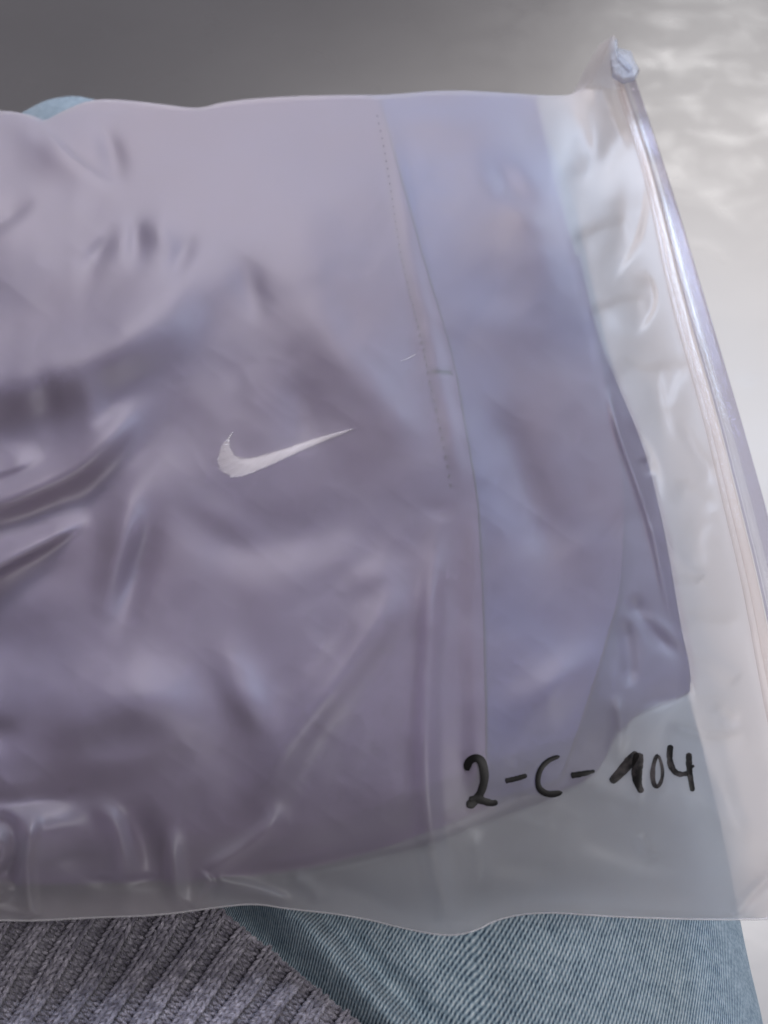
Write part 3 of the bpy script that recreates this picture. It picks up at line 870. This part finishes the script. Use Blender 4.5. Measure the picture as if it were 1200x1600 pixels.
for i in range(0, NT, 4):
    a = ic[i]; b = oc[min(NT - 1, max(0, i + int(rng.integers(-1, 2))))]
    j = rng.normal(0, 0.035, 2)
    ff = np.linspace(-0.03 + j[0], 1.03 + j[1], 7)
    # two overlapping throws in the wide part give the combed look
    q = a[None] * (1 - ff[:, None]) + b[None] * ff[:, None]
    lf = 0.00050 * np.sin(np.pi * np.clip(np.linspace(0.05, 0.95, 7), 0, 1)) + rng.normal(0, 0.00010)
    P = at(q[:, 0], q[:, 1], T - main_drop(q[:, 0], q[:, 1]) + lf)
    Bp.add(*tube_arrays(P, 0.00019, 6))
o = Bp.obj("thread_fill", M['thread_white'], logo)
o['kind'] = 'stuff'

# ------------------------------------------------------------------ the person's lap
person = empty("person", (0.0, 0.0, 0.5), "seated person in pale blue jeans and grey rib-knit sweater, bag on lap", "person")
jeans = empty("jeans", (0, 0, 0), parent=person)
jeans.location = (0, 0, 0)
def under(o):
    o.location = (0, 0, -0.5); return o

JEAN_FOLDS = [
    ([(320, 1380), (390, 1440), (460, 1520), (550, 1610), (640, 1700)], -8.0, 30, 26, .02, .02),
    ([(385, 1360), (445, 1425), (530, 1510), (615, 1600), (690, 1700)], 8.0, 28, 30, .02, .02),
    ([(470, 1380), (540, 1455), (600, 1530), (690, 1610), (770, 1700)], -5.0, 28, 26, .02, .02),
    ([(500, 1390), (550, 1445), (620, 1505), (720, 1590)], 3.0, 10, 26, .02, .3),
    ([(640, 1400), (720, 1500), (800, 1600)], -3.0, 44, 50, .1, .1),
    ([(800, 1380), (880, 1480), (960, 1600)], 2.5, 60, 60, .1, .1),
    ([(1000, 1380), (1040, 1500), (1060, 1640)], -2.0, 50, 50, .1, .1),
]
def to_px(P):
    x, y, z = P[..., 0], P[..., 1], P[..., 2] - ZC
    d = y * CT - z * ST
    return 600 + F * x / d, 800 + F * (-(y * ST + z * CT)) / d

def leg(cx0, cx1, hw, top_z, yk, zk_top, folds, u0):
    """thigh, knee and shin as one sleeve of cloth"""
    path = []   # (centre x,y,z, half width, half height, frame angle)
    rows = []
    na = 400
    a = np.linspace(0, 2 * np.pi, na, endpoint=False)
    a = a - 0.35 * np.sin(2 * (a - np.pi / 2)) * 0.5 - 0.25 * np.cos(a) * -1.0
    ys = np.concatenate([np.linspace(-0.28, -0.04, 60, endpoint=False), np.linspace(-0.04, 0.12, 240, endpoint=False), np.linspace(0.12, yk - 0.02, 60)])
    nt_ = len(ys)
    hh = 0.075
    cen = []
    for y in ys:
        f = (y + 0.28) / (yk + 0.26)
        cx = cx0 + (cx1 - cx0) * f
        w = hw * (1 - 0.22 * f ** 2)
        k = sstep(0.62, 1.0, np.array(f))
        zt = top_z * (1 - k) + zk_top * k
        cen.append((cx, y, zt - hh, w, hh, 0.0))
    for t in np.linspace(0.04, 1, 46):   # the knee turns down
        ang = t * R_(88)
        r = 0.035
        cx, y, z, w, h_, _ = cen[nt_ - 1]
        cen.append((cx, y + r * math.sin(ang) * 1.0, z - r * (1 - math.cos(ang)), w, h_ * (1 - 0.06 * t), ang))
    cx, y, z, w, h_, ang = cen[-1]
    for t in np.linspace(0.05, 1, 60):
        cen.append((cx, y, z - t * (z - 0.02), w * (1 - 0.25 * t), h_ * (1 - 0.2 * t), ang))
    V = []; UV = []; v = 0.0; prev = None
    for (cx, y, z, w, h_, ang) in cen:
        c = np.cos(a); s = np.sin(a)
        ex = 0.86
        lx = np.sign(c) * np.abs(c) ** ex * w; lz = np.sign(s) * np.abs(s) ** ex * h_
        P = np.stack([cx + lx, y + lz * math.sin(ang), z + lz * math.cos(ang)], -1)
        V.append(P)
        if prev is not None: v += math.dist(prev, (cx, y, z)) * 1000
        prev = (cx, y, z)
        UV.append(np.stack([a / (2 * np.pi) * 2 * np.pi * (w + h_) / 2 * 1000, np.full(na, v)], -1))
    V = np.array(V); UV = np.array(UV)
    if folds is not None:
        PX, PY = to_px(V[:nt_])
        upm = (np.sin(a) > -0.2)[None, :] * (V[:nt_, :, 1] < 0.2) * (V[:nt_, :, 1] > -0.10)
        D = fold_sum(PX, PY, folds) * upm
        V[:nt_, :, 2] += D
    nz = (noise2(V[..., 0] * 28 + 40, V[..., 1] * 22 + V[..., 2] * 20 + 40) * 5 + noise2(V[..., 0] * 70 + 40, V[..., 1] * 55 + V[..., 2] * 50 + 40) * 1.6) * 1e-3
    V[..., 2] += nz
    n = len(cen)
    faces = grid_faces(n, na, 0, True, wrap=True)
    # open seam of the uv sits underneath
    return V, faces, UV

# (u is measured from the outer side, so the uv jump lies on the hidden side seam)
V, Fc, UV = leg(0.022, 0.036, 0.111, T - 0.056, 0.566, 0.564, JEAN_FOLDS, 0)
under(mesh_obj("trouser_leg", V, Fc, M['denim'], jeans, uv=UV))
V, Fc, UV = leg(-0.182, -0.197, 0.092, T - 0.068, 0.566, 0.560, None, 0)
under(mesh_obj("trouser_leg", V, Fc, M['denim'], jeans, uv=UV))

# sweater: hem of a two-by-two rib knit lying on the left thigh
sweater = empty("sweater", (0, 0, 0), parent=person)
hem0 = np.array([340.0, 1420.0]); hdir = np.array([0.772, 0.636]); rdir = np.array([-0.56, 0.828])
PER = 54.0
def sw_z(px, py):
    """height of the knit's ground: lies on the thigh, rises toward the belly, rolls over at the hem"""
    d = (px - hem0[0]) * rdir[0] + (py - hem0[1]) * rdir[1]       # distance from the hem
    h = (px - hem0[0]) * hdir[0] + (py - hem0[1]) * hdir[1]
    z = T - 0.0515 + 0.020 * sstep(1430, 1700, py) + 0.006 * sstep(0, 60, d) - 0.010 * sstep(120, 330, h)
    return z + 0.0025 * np.sin(h / 95.0 + 0.6) + noise2(px / 60 + 5, py / 60 + 8) * 0.002
def sw_at(h, s, lift):
    """point on the sweater: h px along the hem, s px up the rib"""
    wav = 3.0 * np.sin(s / 70.0 + h * 0.02) + 2.0 * np.sin(s / 31.0 + h * 0.05)
    px = hem0[0] + h * hdir[0] + s * rdir[0] + wav * hdir[0]
    py = hem0[1] + h * hdir[1] + s * rdir[1] + wav * hdir[1]
    return at(px, py, sw_z(px, py) + lift)

H0, H1 = -10, 10
SL = 430
# cloth ground between the stitches
gh, gs = np.meshgrid(np.linspace(H0 * PER - 12, H1 * PER + 30, 200), np.linspace(2, SL, 120), indexing='ij')
under(solid_sheet("knit_ground", sw_at(gh, gs, -0.0024), 0.003, M['yarn'], sweater))
PITCH = 11.5
def leg_stitch(B, h0, s0, h1, s1, lift, r, arch):
    f = np.linspace(0, 1, 6)
    h = h0 + (h1 - h0) * f; s = s0 + (s1 - s0) * f
    P = sw_at(h, s, lift + arch * np.sin(np.pi * f))
    rr = r * (0.35 + 0.65 * np.sin(np.pi * np.clip(f, 0.06, 0.94)) ** 0.7)
    V, Fc, U = tube_arrays(P, rr, 6, 0.85)
    U = U + rng.random(2)
    B.add(V, Fc, U)
MM = 1 / 5600.0
for r_i in range(H0, H1 + 1):
    h = r_i * PER
    B = Build()
    s = 2.0 + rng.normal(0, 1.5)
    while s < SL:
        for wale in (-1, 1):
            hc = h + wale * 7.8 + rng.normal(0, .35)
            o_ = rng.normal(0, .5) + (2.5 if wale > 0 else 0)
            for sd in (-1, 1):
                leg_stitch(B, hc + sd * 7.0, s + 9 + o_, hc + sd * 1.2, s - 8 + o_, 0.0008 - 0.0004 * (wale * sd > 0), 3.4 * MM * (1 + rng.normal(0, .05)), 0.0009)
        s += PITCH
    o = under(B.obj("knit_rib", M['yarn'], sweater))
    B = Build()
    s = 3.0
    while s < SL:
        for wale in (-1, 1):
            hc = h + PER / 2 + wale * 5.6
            o_ = rng.normal(0, .6) + (3 if wale > 0 else 0)
            leg_stitch(B, hc - 6.5, s + o_ + 2.5, hc + 6.5, s + o_ - 1.5, -0.0018, 3.1 * MM, 0.0007)
            leg_stitch(B, hc - 6.0, s + o_ + 6, hc + 6.0, s + o_ + 8.5, -0.0021, 2.7 * MM, 0.0003)
        s += PITCH
    under(B.obj("purl_channel", M['yarn'], sweater))
# rolled cast-on edge
for i in range(1):
    hh = np.linspace(H0 * PER, H1 * PER + 30, 500)
    P = sw_at(hh, 1.0 + 1.5 * np.sin(hh * 0.5), -0.0008 + 0.0009 * np.cos(hh * 2 * np.pi / PER))
    V, Fc, U = tube_arrays(P, 4.2 * MM, 7)
    U[:, 0] *= 120
    under(mesh_obj("hem_edge", V, Fc, M['yarn'], sweater, uv=U))
